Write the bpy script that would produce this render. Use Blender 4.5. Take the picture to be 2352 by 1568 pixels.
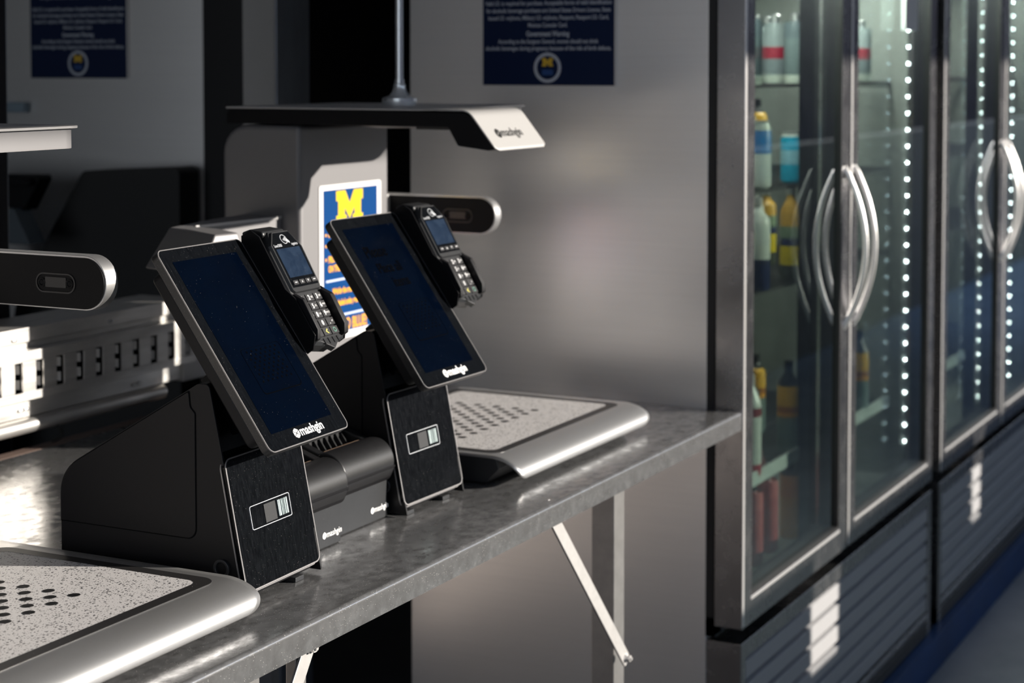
import bpy, bmesh, math, random
from mathutils import Vector, Matrix
random.seed(4)
PI = math.pi
S = bpy.context.scene
COL = S.collection
for o in list(bpy.data.objects): bpy.data.objects.remove(o)

# ------------------------------------------------------------ camera
cam = bpy.data.cameras.new('camera'); camo = bpy.data.objects.new('camera', cam); COL.objects.link(camo)
YAW, TILT = math.radians(27.1), math.atan(210/4225)
camo.location = (0, 0, 1.617)
camo.rotation_euler = (PI/2-TILT, 0, YAW-PI/2)
cam.sensor_width = 36; cam.lens = 4225/2352*36
cam.shift_y = -(784-358)/2352
cam.clip_start = .05; cam.clip_end = 500
cam.dof.use_dof = True; cam.dof.focus_distance = 2.42; cam.dof.aperture_fstop = 5.2
S.camera = camo
# ------------------------------------------------------------ world, sun, exposure
w = bpy.data.worlds.new('world'); S.world = w; w.use_nodes = True
wn = w.node_tree.nodes; wl = w.node_tree.links
wtc = wn.new('ShaderNodeTexCoord'); wsp = wn.new('ShaderNodeSeparateXYZ'); wl.new(wtc.outputs['Generated'], wsp.inputs[0])
wr = wn.new('ShaderNodeValToRGB'); wr.color_ramp.elements[0].position = 0; wr.color_ramp.elements[0].color = (.62,.66,.70,1)
wr.color_ramp.elements[1].position = .55; wr.color_ramp.elements[1].color = (.16,.27,.48,1)
wl.new(wsp.outputs[2], wr.inputs[0]); wl.new(wr.outputs[0], wn['Background'].inputs[0])
wn['Background'].inputs[1].default_value = 1.35
sun = bpy.data.lights.new('sun', 'SUN'); suno = bpy.data.objects.new('sun', sun); COL.objects.link(suno)
suno.location = (3, -6, 6)
suno.rotation_euler = Vector((.50, -1, .31)).to_track_quat('Z', 'Y').to_euler()
sun.energy = 6.9; sun.angle = math.radians(.55); sun.color = (1, .93, .84)
S.view_settings.view_transform = 'Standard'; S.view_settings.look = 'None'
S.view_settings.exposure = 0.42; S.view_settings.gamma = 1; S.view_settings.use_curve_mapping = False
S.render.film_transparent = False

# ------------------------------------------------------------ materials
def mat(name, col, rough=.5, metal=0., spec=.5, coat=0., coat_rough=.03, noise=0., nscale=20., stretch=(1,1,1),
        rnoise=0., bump=0., emit=None, estr=0., dust=0., dscale=300., col2=None, aniso=0.):
    m = bpy.data.materials.new(name); m.use_nodes = True
    N, L = m.node_tree.nodes, m.node_tree.links; b = N['Principled BSDF']
    b.inputs['Base Color'].default_value = (*col, 1); b.inputs['Roughness'].default_value = rough
    b.inputs['Metallic'].default_value = metal; b.inputs['Specular IOR Level'].default_value = spec
    b.inputs['Coat Weight'].default_value = coat; b.inputs['Coat Roughness'].default_value = coat_rough
    if aniso: b.inputs['Anisotropic'].default_value = aniso
    if emit: b.inputs['Emission Color'].default_value = (*emit, 1); b.inputs['Emission Strength'].default_value = estr
    if noise or rnoise or bump or dust:
        tc = N.new('ShaderNodeTexCoord'); mp = N.new('ShaderNodeMapping'); mp.inputs['Scale'].default_value = stretch
        L.new(tc.outputs['Object'], mp.inputs[0])
        nz = N.new('ShaderNodeTexNoise'); nz.inputs['Scale'].default_value = nscale; nz.inputs['Detail'].default_value = 6
        nz.inputs['Roughness'].default_value = .65
        L.new(mp.outputs[0], nz.inputs['Vector'])
        last = None
        if noise or dust:
            mx = N.new('ShaderNodeMix'); mx.data_type = 'RGBA'
            r = N.new('ShaderNodeMapRange'); r.inputs[1].default_value = .35; r.inputs[2].default_value = .65
            r.inputs[3].default_value = 0; r.inputs[4].default_value = 1 if noise else 0
            L.new(nz.outputs[0], r.inputs[0]); L.new(r.outputs[0], mx.inputs[0])
            c2 = col2 if col2 else tuple(c*(1-noise) for c in col)
            mx.inputs[6].default_value = (*col, 1); mx.inputs[7].default_value = (*c2, 1)
            last = mx.outputs[2]
        if dust:
            v = N.new('ShaderNodeTexVoronoi'); v.inputs['Scale'].default_value = dscale
            L.new(tc.outputs['Object'], v.inputs['Vector'])
            lt = N.new('ShaderNodeMath'); lt.operation = 'LESS_THAN'; lt.inputs[1].default_value = .16
            L.new(v.outputs['Distance'], lt.inputs[0])
            sep = N.new('ShaderNodeSeparateColor'); L.new(v.outputs['Color'], sep.inputs[0])
            g2 = N.new('ShaderNodeMath'); g2.operation = 'GREATER_THAN'; g2.inputs[1].default_value = 1-dust
            L.new(sep.outputs[0], g2.inputs[0])
            ml = N.new('ShaderNodeMath'); ml.operation = 'MULTIPLY'; L.new(lt.outputs[0], ml.inputs[0]); L.new(g2.outputs[0], ml.inputs[1])
            m2 = N.new('ShaderNodeMix'); m2.data_type = 'RGBA'; L.new(ml.outputs[0], m2.inputs[0]); L.new(last, m2.inputs[6])
            m2.inputs[7].default_value = (.75, .72, .68, 1); last = m2.outputs[2]
            if metal:
                sb = N.new('ShaderNodeMath'); sb.operation = 'MULTIPLY_ADD'; L.new(ml.outputs[0], sb.inputs[0]); sb.inputs[1].default_value = -metal; sb.inputs[2].default_value = metal
                L.new(sb.outputs[0], b.inputs['Metallic'])
        if last: L.new(last, b.inputs['Base Color'])
        if rnoise:
            r = N.new('ShaderNodeMapRange'); r.inputs[1].default_value = .3; r.inputs[2].default_value = .7
            r.inputs[3].default_value = max(.02, rough-rnoise); r.inputs[4].default_value = rough+rnoise
            L.new(nz.outputs[0], r.inputs[0]); L.new(r.outputs[0], b.inputs['Roughness'])
        if bump:
            bp = N.new('ShaderNodeBump'); bp.inputs['Strength'].default_value = bump; bp.inputs['Distance'].default_value = .002
            L.new(nz.outputs[0], bp.inputs['Height']); L.new(bp.outputs[0], b.inputs['Normal'])
    return m

M = {}
M['cool_steel'] = mat('brushed_cooler_steel', (.98,.96,.94), .30, .72, noise=.03, nscale=5, stretch=(1,.5,30), rnoise=.015)
M['frame_steel'] = mat('cooler_frame_steel', (.42,.415,.42), .26, 1, noise=.12, nscale=14, rnoise=.05)
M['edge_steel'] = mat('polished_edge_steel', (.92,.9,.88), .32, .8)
M['table_steel'] = mat('worn_galvanised_steel', (.52,.52,.525), .21, .80, noise=.55, nscale=38, stretch=(1,1.4,1), rnoise=.12, bump=.10, dust=.16, dscale=520)
M['lip_steel'] = mat('smudged_lip_steel', (.50,.51,.52), .30, 1, noise=.4, nscale=22, rnoise=.14, bump=.05)
M['leg_steel'] = mat('painted_leg_steel', (.42,.41,.40), .4, .9, noise=.15, nscale=30)
M['brace_steel'] = mat('zinc_brace_steel', (.75,.73,.71), .42, .75, noise=.1, nscale=60)
M['alu'] = mat('satin_aluminium', (.74,.735,.73), .36, .92, noise=.03, nscale=400)
M['alu_white'] = mat('light_satin_aluminium', (.48,.47,.46), .42, .3)
M['alu_grey'] = mat('grey_satin_panel', (.205,.20,.203), .45, .3)
M['rail'] = mat('extruded_aluminium_rail', (.74,.72,.69), .40, .88, noise=.18, nscale=14, stretch=(.4,3,3), rnoise=.1)
M['blk'] = mat('matte_black_plastic', (.006,.0058,.007), .45, spec=.3, noise=.2, nscale=500, bump=.02)
M['blk_dark'] = mat('deep_black_plastic', (.003,.003,.004), .5, spec=.2)
M['blk_sat'] = mat('satin_black_plastic', (.010,.010,.011), .36, spec=.75, noise=.2, nscale=60, dust=.03, dscale=1300)
M['blk_gloss'] = mat('glossy_black_glass', (.002,.0023,.003), .2, spec=.13, noise=.5, nscale=170, stretch=(1.6,.3,.3), col2=(.0040,.0048,.0062), rnoise=.06, dust=.05, dscale=1300)
M['gun'] = mat('dark_grey_plastic', (.022,.023,.025), .38, noise=.15, nscale=30, dust=.02, dscale=1300)
M['rim'] = mat('bright_bezel_rim', (.30,.29,.29), .35, .6)
M['screen'] = mat('dark_navy_display', (.0004,.0018,.0060), .16, spec=.05, noise=.5, nscale=9, col2=(.0003,.0012,.0042), rnoise=.05, dust=.012, dscale=1000)
M['ghost'] = mat('faint_screen_print', (.0004,.0005,.001), .3, spec=.05)
M['tdisp'] = mat('blue_terminal_display', (.006,.014,.032), .2, noise=.6, nscale=70, col2=(.014,.026,.05), dust=.05, dscale=1300)
M['key'] = mat('charcoal_rubber_key', (.022,.022,.024), .45, dust=.02, dscale=1300)
M['white'] = mat('white_print', (.85,.85,.85), .5)
M['logo_blk'] = mat('black_print', (.015,.015,.015), .5)
M['greyprint'] = mat('grey_print', (.55,.57,.6), .5)
M['yel_key'] = mat('yellow_key_mark', (.75,.68,.15), .5)
M['grn_key'] = mat('green_key_mark', (.2,.5,.38), .5)
M['strip'] = mat('black_tray_band', (.022,.021,.021), .38, dust=.03, dscale=500)
M['navy'] = mat('navy_sign_board', (.003,.013,.055), .5, spec=.2)
M['pblue'] = mat('bright_blue_poster_print', (.001,.042,.165), .7, spec=.08)
M['maize'] = mat('yellow_poster_print', (.68,.48,.012), .5, spec=.2)
M['orange'] = mat('amber_poster_print', (.80,.36,.03), .5, spec=.2)
M['paleblue'] = mat('pale_blue_poster_rule', (.52,.60,.78), .45)
M['sign_gold'] = mat('gold_sign_print', (.75,.48,.03), .45)
M['sign_blue'] = mat('blue_sign_print', (.01,.06,.22), .45)
M['sign_white'] = mat('white_sign_print', (.50,.54,.62), .5)
M['pwhite'] = mat('white_poster_border', (.72,.71,.70), .45)
M['chrome'] = mat('polished_chrome', (.85,.88,.90), .22, .75)
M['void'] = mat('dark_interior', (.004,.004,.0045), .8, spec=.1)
M['gasket'] = mat('black_rubber_gasket', (.006,.006,.007), .5)
M['post'] = mat('galvanised_post', (.36,.39,.44), .42, .8, noise=.25, nscale=10, stretch=(1,1,.3))
M['greyp'] = mat('grey_painted_panel', (.30,.29,.28), .5, .5, noise=.08, nscale=6)
M['blue'] = mat('dark_blue_skirt', (.008,.060,.20), .5, noise=.3, nscale=5)
M['ground'] = mat('worn_blue_grey_asphalt', (.27,.285,.31), .8, noise=.3, nscale=3, col2=(.20,.215,.24), bump=.3)
M['floor'] = mat('dark_stall_floor', (.05,.05,.055), .6, noise=.3, nscale=5)
M['blocker_pale'] = mat('sun_blocker_pale', (.62,.62,.64), .8)
M['warm'] = mat('warm_reflector_grey', (.27,.24,.225), .6)
M['rear'] = mat('pale_glow_reflector', (.50,.475,.45), .6, noise=.08, nscale=3)
M['case'] = mat('panel_shade_dark', (.012,.012,.012), .6)
M['slate'] = mat('slate_grey_paint', (.075,.095,.11), .5)
M['bluegrey'] = mat('pale_blue_grey_paint', (.22,.29,.34), .5)
M['louvre'] = mat('satin_louvre_metal', (.46,.455,.46), .45, .45)
M['strap'] = mat('dark_blue_webbing', (.005,.03,.12), .6)
M['far'] = mat('glass_reflection_dark', (.060,.040,.052), .9, noise=.5, nscale=1.2)  # plum tint stands in for people reflected in the cooler glass
M['blocker_grey'] = mat('sun_blocker_grey', (.11,.10,.095), .8, noise=.2, nscale=6)
M['paper'] = mat('receipt_paper', (.48,.33,.23), .7)
M['sticker'] = mat('pale_sticker', (.38,.46,.46), .5)
M['brown'] = mat('brown_ledge', (.16,.11,.09), .6, noise=.3, nscale=12)
M['cable'] = mat('black_cable', (.01,.01,.01), .5)
M['inside'] = mat('pale_cooler_lining', (.33,.35,.32), .5, noise=.1, nscale=4)
M['rack'] = mat('pale_shelf_strip', (.5,.56,.54), .5)
M['wire'] = mat('dark_wire_shelf', (.05,.05,.05), .5)
M['led'] = mat('cold_white_led', (.9,.95,1), .4, emit=(.86,.93,1), estr=90)

def speckle(name):
    m = bpy.data.materials.new(name); m.use_nodes = True
    N, L = m.node_tree.nodes, m.node_tree.links; b = N['Principled BSDF']; b.inputs['Roughness'].default_value = .42
    tc = N.new('ShaderNodeTexCoord'); cur = None
    base = N.new('ShaderNodeRGB'); base.outputs[0].default_value = (.62,.60,.59,1); cur = base.outputs[0]
    for sc, th, pr, c in ((150,.28,.42,(.05,.05,.055)), (240,.27,.40,(.10,.10,.10)), (330,.26,.5,(.22,.21,.21))):
        mp = N.new('ShaderNodeMapping'); mp.inputs['Scale'].default_value = (1,1.3,1); mp.inputs['Rotation'].default_value = (0,0,sc*.01)
        L.new(tc.outputs['Object'], mp.inputs[0])
        v = N.new('ShaderNodeTexVoronoi'); v.inputs['Scale'].default_value = sc; L.new(mp.outputs[0], v.inputs['Vector'])
        a = N.new('ShaderNodeMath'); a.operation='LESS_THAN'; a.inputs[1].default_value = th; L.new(v.outputs['Distance'], a.inputs[0])
        s = N.new('ShaderNodeSeparateColor'); L.new(v.outputs['Color'], s.inputs[0])
        g = N.new('ShaderNodeMath'); g.operation='GREATER_THAN'; g.inputs[1].default_value = pr; L.new(s.outputs[0], g.inputs[0])
        q = N.new('ShaderNodeMath'); q.operation='MULTIPLY'; L.new(a.outputs[0], q.inputs[0]); L.new(g.outputs[0], q.inputs[1])
        x = N.new('ShaderNodeMix'); x.data_type='RGBA'; L.new(q.outputs[0], x.inputs[0]); L.new(cur, x.inputs[6]); x.inputs[7].default_value=(*c,1)
        cur = x.outputs[2]
    L.new(cur, b.inputs['Base Color']); return m
M['speckle'] = speckle('speckled_white_tray')

def glassmat(name, tint, boost):
    m = bpy.data.materials.new(name); m.use_nodes = True
    N, L = m.node_tree.nodes, m.node_tree.links; N.clear()
    out = N.new('ShaderNodeOutputMaterial'); t = N.new('ShaderNodeBsdfTransparent'); g = N.new('ShaderNodeBsdfGlossy')
    t.inputs[0].default_value = (*tint,1); g.inputs['Roughness'].default_value = .01; g.inputs[0].default_value = (.9,.95,1,1)
    lw = N.new('ShaderNodeLayerWeight'); lw.inputs[0].default_value = .5
    f = N.new('ShaderNodeMath'); f.operation='POWER'; f.inputs[1].default_value = 5; L.new(lw.outputs['Facing'], f.inputs[0])
    f2 = N.new('ShaderNodeMath'); f2.operation='MULTIPLY_ADD'; f2.inputs[1].default_value = .96; f2.inputs[2].default_value = .04; L.new(f.outputs[0], f2.inputs[0]); f = f2
    k = N.new('ShaderNodeMath'); k.operation='MULTIPLY'; k.inputs[1].default_value = boost; k.use_clamp = True
    mx = N.new('ShaderNodeMixShader'); L.new(f.outputs[0], k.inputs[0]); L.new(k.outputs[0], mx.inputs[0])
    L.new(t.outputs[0], mx.inputs[1]); L.new(g.outputs[0], mx.inputs[2]); L.new(mx.outputs[0], out.inputs[0])
    return m
M['glass'] = glassmat('cooler_door_glass', (.87,.90,.88), 1.15)
M['clear'] = glassmat('clear_bottle_glass', (.70,.80,.78), 1.5)

def band(name, stops, rough=.35, metal=.0):
    """colour bands by height along object z (printed labels)"""
    m = bpy.data.materials.new(name); m.use_nodes = True
    N, L = m.node_tree.nodes, m.node_tree.links; b = N['Principled BSDF']
    b.inputs['Roughness'].default_value = rough; b.inputs['Metallic'].default_value = metal
    tc = N.new('ShaderNodeTexCoord'); sp = N.new('ShaderNodeSeparateXYZ'); L.new(tc.outputs['Object'], sp.inputs[0])
    cr = N.new('ShaderNodeValToRGB'); cr.color_ramp.interpolation = 'CONSTANT'
    mr = N.new('ShaderNodeMapRange'); mr.inputs[2].default_value = .3; L.new(sp.outputs[2], mr.inputs[0]); L.new(mr.outputs[0], cr.inputs[0])
    e = cr.color_ramp.elements
    e[0].position = stops[0][0]/.3; e[0].color = (*stops[0][1],1); e[1].position = stops[1][0]/.3; e[1].color = (*stops[1][1],1)
    for z, c in stops[2:]: q = e.new(z/.3); q.color = (*c,1)
    L.new(cr.outputs[0], b.inputs['Base Color']); return m

# ------------------------------------------------------------ mesh helpers
def nb(): return bmesh.new()
def box(bm, x0, x1, y0, y1, z0, z1):
    v = [bm.verts.new(p) for p in ((x0,y0,z0),(x1,y0,z0),(x1,y1,z0),(x0,y1,z0),(x0,y0,z1),(x1,y0,z1),(x1,y1,z1),(x0,y1,z1))]
    for f in ((0,3,2,1),(4,5,6,7),(0,1,5,4),(1,2,6,5),(2,3,7,6),(3,0,4,7)): bm.faces.new([v[i] for i in f])
def prism(bm, poly, axis, a, b):
    def P(p, t):
        return {'x':(t,p[0],p[1]), 'y':(p[0],t,p[1]), 'z':(p[0],p[1],t)}[axis]
    A = [bm.verts.new(P(p,a)) for p in poly]; B = [bm.verts.new(P(p,b)) for p in poly]; n = len(poly)
    fs = [bm.faces.new(A), bm.faces.new(B[::-1])]
    for i in range(n): fs.append(bm.faces.new((A[i],B[i],B[(i+1)%n],A[(i+1)%n])))
    bmesh.ops.recalc_face_normals(bm, faces=fs)
def rpoly(pts, rs, n=6):
    out = []; N_ = len(pts)
    if not isinstance(rs, (list,tuple)): rs = [rs]*N_
    for i in range(N_):
        p = Vector(pts[i]); a = Vector(pts[i-1])-p; b = Vector(pts[(i+1)%N_])-p; r = rs[i]
        if r <= 0: out.append(tuple(p)); continue
        ang = a.angle(b); d = min(r/math.tan(ang/2), a.length*.49, b.length*.49); r = d*math.tan(ang/2)
        a.normalize(); b.normalize(); c = p+(a+b).normalized()*(r/math.sin(ang/2))
        s = p+a*d-c; e = p+b*d-c
        a0 = math.atan2(s.y,s.x); a1 = math.atan2(e.y,e.x); da = (a1-a0+PI)%(2*PI)-PI
        for k in range(n+1):
            t = a0+da*k/n; out.append((c.x+r*math.cos(t), c.y+r*math.sin(t)))
    return out
def rrect(x0,x1,y0,y1,r,n=6): return rpoly([(x0,y0),(x1,y0),(x1,y1),(x0,y1)], r, n)
def ring(bm, outer, inner, axis, a, b):
    """ring between two equal length outlines"""
    def P(p, t): return {'x':(t,p[0],p[1]), 'y':(p[0],t,p[1]), 'z':(p[0],p[1],t)}[axis]
    n = len(outer); V = [[bm.verts.new(P(p,t)) for p in pl] for pl in (outer,inner) for t in (a,b)]
    fs = []
    for i in range(n):
        j = (i+1)%n
        for A,B in ((V[0],V[1]),(V[2],V[3]),(V[0],V[2]),(V[1],V[3])):
            fs.append(bm.faces.new((A[i],A[j],B[j],B[i])))
    bmesh.ops.recalc_face_normals(bm, faces=fs)
def tube(bm, pts, r, n=10, cap=True):
    pts = [Vector(p) for p in pts]; rings = []; up = Vector((0,0,1)); prev = None
    for i, p in enumerate(pts):
        d = (pts[min(i+1,len(pts)-1)]-pts[max(i-1,0)]).normalized()
        if prev is None:
            s = d.cross(up); s = s if s.length > .1 else d.cross(Vector((1,0,0))); s.normalize()
        else: s = (prev-d*prev.dot(d)).normalized()
        prev = s; t = d.cross(s); rr = r[i] if isinstance(r,(list,tuple)) else r
        rings.append([bm.verts.new(p+(s*math.cos(2*PI*k/n)+t*math.sin(2*PI*k/n))*rr) for k in range(n)])
    fs = []
    for a, b in zip(rings, rings[1:]):
        for k in range(n): fs.append(bm.faces.new((a[k],a[(k+1)%n],b[(k+1)%n],b[k])))
    if cap: fs.append(bm.faces.new(rings[0])); fs.append(bm.faces.new(rings[-1][::-1]))
    bmesh.ops.recalc_face_normals(bm, faces=fs)
def lathe(bm, prof, cx=0, cy=0, cz=0, n=28):
    rings = [[bm.verts.new((cx+r*math.cos(2*PI*k/n), cy+r*math.sin(2*PI*k/n), cz+z)) for k in range(n)] for r, z in prof]
    fs = []
    for a, b in zip(rings, rings[1:]):
        for k in range(n): fs.append(bm.faces.new((a[k],a[(k+1)%n],b[(k+1)%n],b[k])))
    fs.append(bm.faces.new(rings[0][::-1])); fs.append(bm.faces.new(rings[-1]))
def xf(bm, mtx):
    bmesh.ops.transform(bm, matrix=mtx, verts=bm.verts); return bm
def obj(name, bm, m, parent=None, bevel=0, smooth=True, loc=None, rot=None, kind=None, label=None, seg=2):
    me = bpy.data.meshes.new(name); bm.to_mesh(me); bm.free(); me.materials.append(m)
    o = bpy.data.objects.new(name, me); COL.objects.link(o)
    if smooth:
        me.shade_smooth(); me.set_sharp_from_angle(angle=math.radians(32))
    if bevel:
        b = o.modifiers.new('bevel','BEVEL'); b.width = bevel; b.segments = seg; b.limit_method = 'ANGLE'; b.angle_limit = math.radians(40); b.harden_normals = True
    if parent: o.parent = parent
    if loc: o.location = loc
    if rot: o.rotation_euler = rot
    if kind: o['kind'] = kind
    if label: o['label'] = label
    return o
def thing(name, label, cat, loc=(0,0,0), rot=(0,0,0), group=None):
    o = bpy.data.objects.new(name, None); COL.objects.link(o); o.location = loc; o.rotation_euler = rot
    o.empty_display_size = .05; o['label'] = label; o['category'] = cat
    if group: o['group'] = group
    return o
def tag(o, label, cat, group=None):
    o['label'] = label; o['category'] = cat
    if group: o['group'] = group
    return o
def kids(o): return [c for c in bpy.data.objects if c.parent == o]
def copy_tree(o, parent=None):
    c = o.copy(); COL.objects.link(c)
    if parent: c.parent = parent
    for ch in kids(o):
        if ch is not c: copy_tree(ch, c)
    return c
def textbm(body, size, sx=1., align='CENTER', bold=0., depth=.0002, spacing=1.0):
    cu = bpy.data.curves.new('t','FONT'); cu.body = body; cu.size = size; cu.align_x = align; cu.extrude = depth; cu.offset = bold
    cu.space_character = spacing; cu.resolution_u = 5
    o = bpy.data.objects.new('t', cu); COL.objects.link(o)
    dg = bpy.context.evaluated_depsgraph_get(); dg.update()
    me = bpy.data.meshes.new_from_object(o.evaluated_get(dg)); bm = nb(); bm.from_mesh(me)
    bpy.data.meshes.remove(me); bpy.data.objects.remove(o); bpy.data.curves.remove(cu)
    bmesh.ops.scale(bm, vec=(sx,1,1), verts=bm.verts); return bm
def join(bm, other, mtx=None):
    if mtx is not None: xf(other, mtx)
    me = bpy.data.meshes.new('j'); other.to_mesh(me); other.free(); bm.from_mesh(me); bpy.data.meshes.remove(me)
def logobm(h, bold=0.):
    """hexagon badge with crossed spokes + word; h = letter x-height scale; origin left baseline"""
    bm = nb(); R = h*.60; cx = R*.9; cy = h*.42
    for k in range(6):      # six wedges leave the crossing lines open
        a0 = PI/2+k*PI/3; a1 = a0+PI/3; g = R*.07
        p0 = (math.cos(a0)*R, math.sin(a0)*R); p1 = (math.cos(a1)*R, math.sin(a1)*R)
        am = (a0+a1)/2; off = (math.cos(am)*g*2, math.sin(am)*g*2)
        sc = .86
        tri = [(cx+off[0], cy+off[1]), (cx+off[0]+p0[0]*sc, cy+off[1]+p0[1]*sc), (cx+off[0]+p1[0]*sc, cy+off[1]+p1[1]*sc)]
        prism(bm, tri, 'z', -.0002, .0002)
    t = textbm('mashgin', h*1.5, .95, 'LEFT', bold*h, spacing=1.02)
    join(bm, t, Matrix.Translation((R*2.0, 0, 0)))
    return bm
def FACE_NY(x,y,z): return Matrix.Translation((x,y,z)) @ Matrix.Rotation(PI/2,4,'X')            # text in XZ plane seen from -Y
def FACE_NX(x,y,z): return Matrix.Translation((x,y,z)) @ Matrix.Rotation(-PI/2,4,'Z') @ Matrix.Rotation(PI/2,4,'X')  # seen from -X

# ============================================================ SETTING
def struct(name, bm, m, bevel=0, parent=None):
    o = obj(name, bm, m, parent, bevel)
    if not parent: o['kind'] = 'structure'
    return o
b = nb(); box(b, -14, 31, -30, 1.268, -.14, -.10); struct('floor_ground', b, M['ground'])
b = nb(); box(b, -3, 12, 1.30, 7, -.10, 0); struct('floor', b, M['floor'])
b = nb(); box(b, -3, 12, 1.268, 1.30, -.10, 0.0); struct('trim_1', b, M['blue'])
b = nb(); box(b, -3, 12, 6.0, 6.1, 0, 2.6); struct('wall_back', b, M['void'])
b = nb(); box(b, 11.9, 12, 1.3, 6.0, 0, 2.6); struct('wall_right', b, M['void'])
b = nb(); box(b, -3, 12, -1.848, 6.1, 2.6, 2.66); struct('ceiling_sun_blocker', b, M['blocker_pale'])  # unseen canopy added; its edge sets the shadow line on column and coolers
# unseen sun blockers added to shade the cooler bases; slits leave lit patches
for k, (a, c) in enumerate(((-6, 5.12), (5.40, 6.72), (6.90, 20))):
    b = nb(); prism(b, [(-1.05,-.1),(-.75,-.1),(-.80,.5),(-.84,1.14),(-.96,1.14),(-1.0,.5)], 'x', a, c)
    o = struct('wall_sun_blocker', b, M['blocker_grey'])
b = nb(); box(b, -30, 31, -15, -14, -.1, 4.0); struct('wall_reflection_dark', b, M['far'])  # unseen dark walls added to darken reflections in the cooler glass
b = nb(); box(b, 30, 31, -14, 6, -.1, 4.0); struct('wall_reflection_end', b, M['far'])
for k, (a, c) in enumerate(((5.12,5.40),(6.72,6.90))):
    b = nb(); box(b, a, c, -.95, -.85, -.1, .87); struct('wall_sun_blocker', b, M['blocker_grey'])  # added sills cut off the bottom of the sun patches
# dark frame, grey side panel and post between the coolers
b = nb(); box(b, 3.71, 3.75, 2.755, 5.6, 0, 2.6); struct('wall_left', b, M['cool_steel'], .002)
b = nb(); box(b, 3.70, 3.78, 2.60, 2.752, 0, 2.6); struct('trim_2', b, M['blk'], .004)
b = nb(); box(b, 3.507, 3.645, 2.40, 2.492, 0, 2.6); struct('trim_3', b, M['post'], .003)
b = nb(); box(b, 3.5025, 3.5065, 2.402, 2.49, 0, 2.6); struct('trim_4', b, M['greyp'])

b = nb(); box(b, 2.70, 2.787, 2.55, 2.60, 0, 2.6); struct('trim_6', b, M['blk'])
b = nb(); box(b, 2.787, 2.791, 2.552, 2.60, 0, 2.6); struct('trim_7', b, M['post'])
b = nb(); box(b, -3, 2.70, 2.56, 2.60, 0, 2.6); struct('wall_glow_reflector', b, M['rear'])  # unseen wall added to reflect a glow into the cooler side panel
# ============================================================ TABLE
T = thing('steel_counter_table', 'long galvanised steel counter table under the checkout machines, its end against the cooler', 'table', (2.2,1.8,0))
def wp(o):  # keep world built mesh under parent at offset
    o.matrix_parent_inverse = Matrix.Translation(-o.parent.location) if o.parent.rotation_euler[2]==0 else o.parent.matrix_world.inverted()
    return o
b = nb(); prism(b, rpoly([(1.295,.862),(1.295,.9),(2.335,.9),(2.335,.862),(2.325,.862),(2.325,.893),(1.305,.893),(1.305,.862)], [0,.007,.004,0,0,0,0,0]), 'x', .9, 3.572)
wp(obj('tabletop', b, M['table_steel'], T))
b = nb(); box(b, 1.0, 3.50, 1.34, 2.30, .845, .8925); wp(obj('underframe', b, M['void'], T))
for x0, x1, y0 in ((3.015,3.062,1.335), (1.86,1.905,1.335)):
    b = nb(); box(b, x0, x1, y0, y0+.045, 0, .892); wp(obj('leg', b, M['leg_steel'], T, .002))
b = nb(); box(b, 1.86, 1.905, 2.24, 2.285, 0, .892); wp(obj('leg', b, M['leg_steel'], T, .002))
def brace(p, q, wd=.026, y=1.312, th=.004):
    p = Vector(p); q = Vector(q); d = (q-p).normalized(); n = Vector((-d.y,d.x))*wd/2; b = nb()
    prism(b, rpoly([tuple(p+n),tuple(p-n),tuple(q-n),tuple(q+n)], [.007]*4), 'y', y, y+th)
    o = wp(obj('brace', b, M['brace_steel'], T, .0008))
    for e in (p+d*.012, q-d*.012):
        b = nb(); lathe(b, [(.0085,0),(.0085,.003),(.0062,.0032),(.0062,.009),(.003,.009),(.003,.012)], n=6)
        xf(b, Matrix.Translation((e.x,y,e.y)) @ Matrix.Rotation(PI/2,4,'X')); oo = obj('bolt', b, M['brace_steel'], o)
brace((2.69,.895),(3.025,.535))
brace((1.992,.868),(1.72,.48))
b = nb(); box(b, 1.962, 1.986, 1.318, 1.335, .80, .885); wp(obj('brace_bracket', b, M['leg_steel'], T, .002))
b = nb(); box(b, 1.2, 3.3, 2.336, 2.37, .86, .8995); wp(obj('rear_ledge', b, M['brown'], T, .002, label='brown ledge strip along the back edge'))

# ============================================================ REAR RAIL
R = thing('slotted_aluminium_rail', 'slotted aluminium rail with a round lower tube running behind the steel counter table', 'rail', (2.3,2.36,.93))
def rp(name, b, m=M['rail'], bevel=.0015): return wp(obj(name, b, m, R, bevel)) 
def wpz(o): o.matrix_parent_inverse = Matrix.Translation(-o.parent.location); return o
wp = wpz
XR = 3.11
b = nb(); prism(b, [(2.36,1.088),(2.36,1.10),(2.356,1.10),(2.356,1.128),(2.48,1.128),(2.48,1.118),(2.37,1.118),(2.37,1.088)], 'x', 1.2, XR); rp('top_flange', b)
b = nb(); pitch = .0565; xs = [2.685+.003+pitch*k for k in range(-26, 8)]; y0, y1 = 2.335, 2.339
box(b, 1.2, XR, y0, y1, 1.068, 1.088); box(b, 1.2, XR, y0, y1, .996, 1.012)
prev = 1.2
for x in xs:
    box(b, prev, x-.0105, y0, y1, 1.012, 1.068); prev = x+.0105
box(b, prev, XR, y0, y1, 1.012, 1.068); box(b, 1.2, XR, y1, 2.37, 1.084, 1.088); box(b, 1.2, XR, y1, 2.37, .996, 1.0)
SF = rp('slotted_face', b, bevel=.001)
for x in xs[10:]:   # bent tongues inside each slot
    for zc in (1.026, 1.054):
        b = nb()
        pts = [(x-.012+.024*t, 2.345+.010*math.sin(t*PI)) for t in [i/8 for i in range(9)]]
        prism(b, pts+[(p[0],p[1]+.001) for p in pts[::-1]], 'z', zc-.0085, zc+.0085)
        o = obj('slot_tongue', b, M['rail'], SF)
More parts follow.
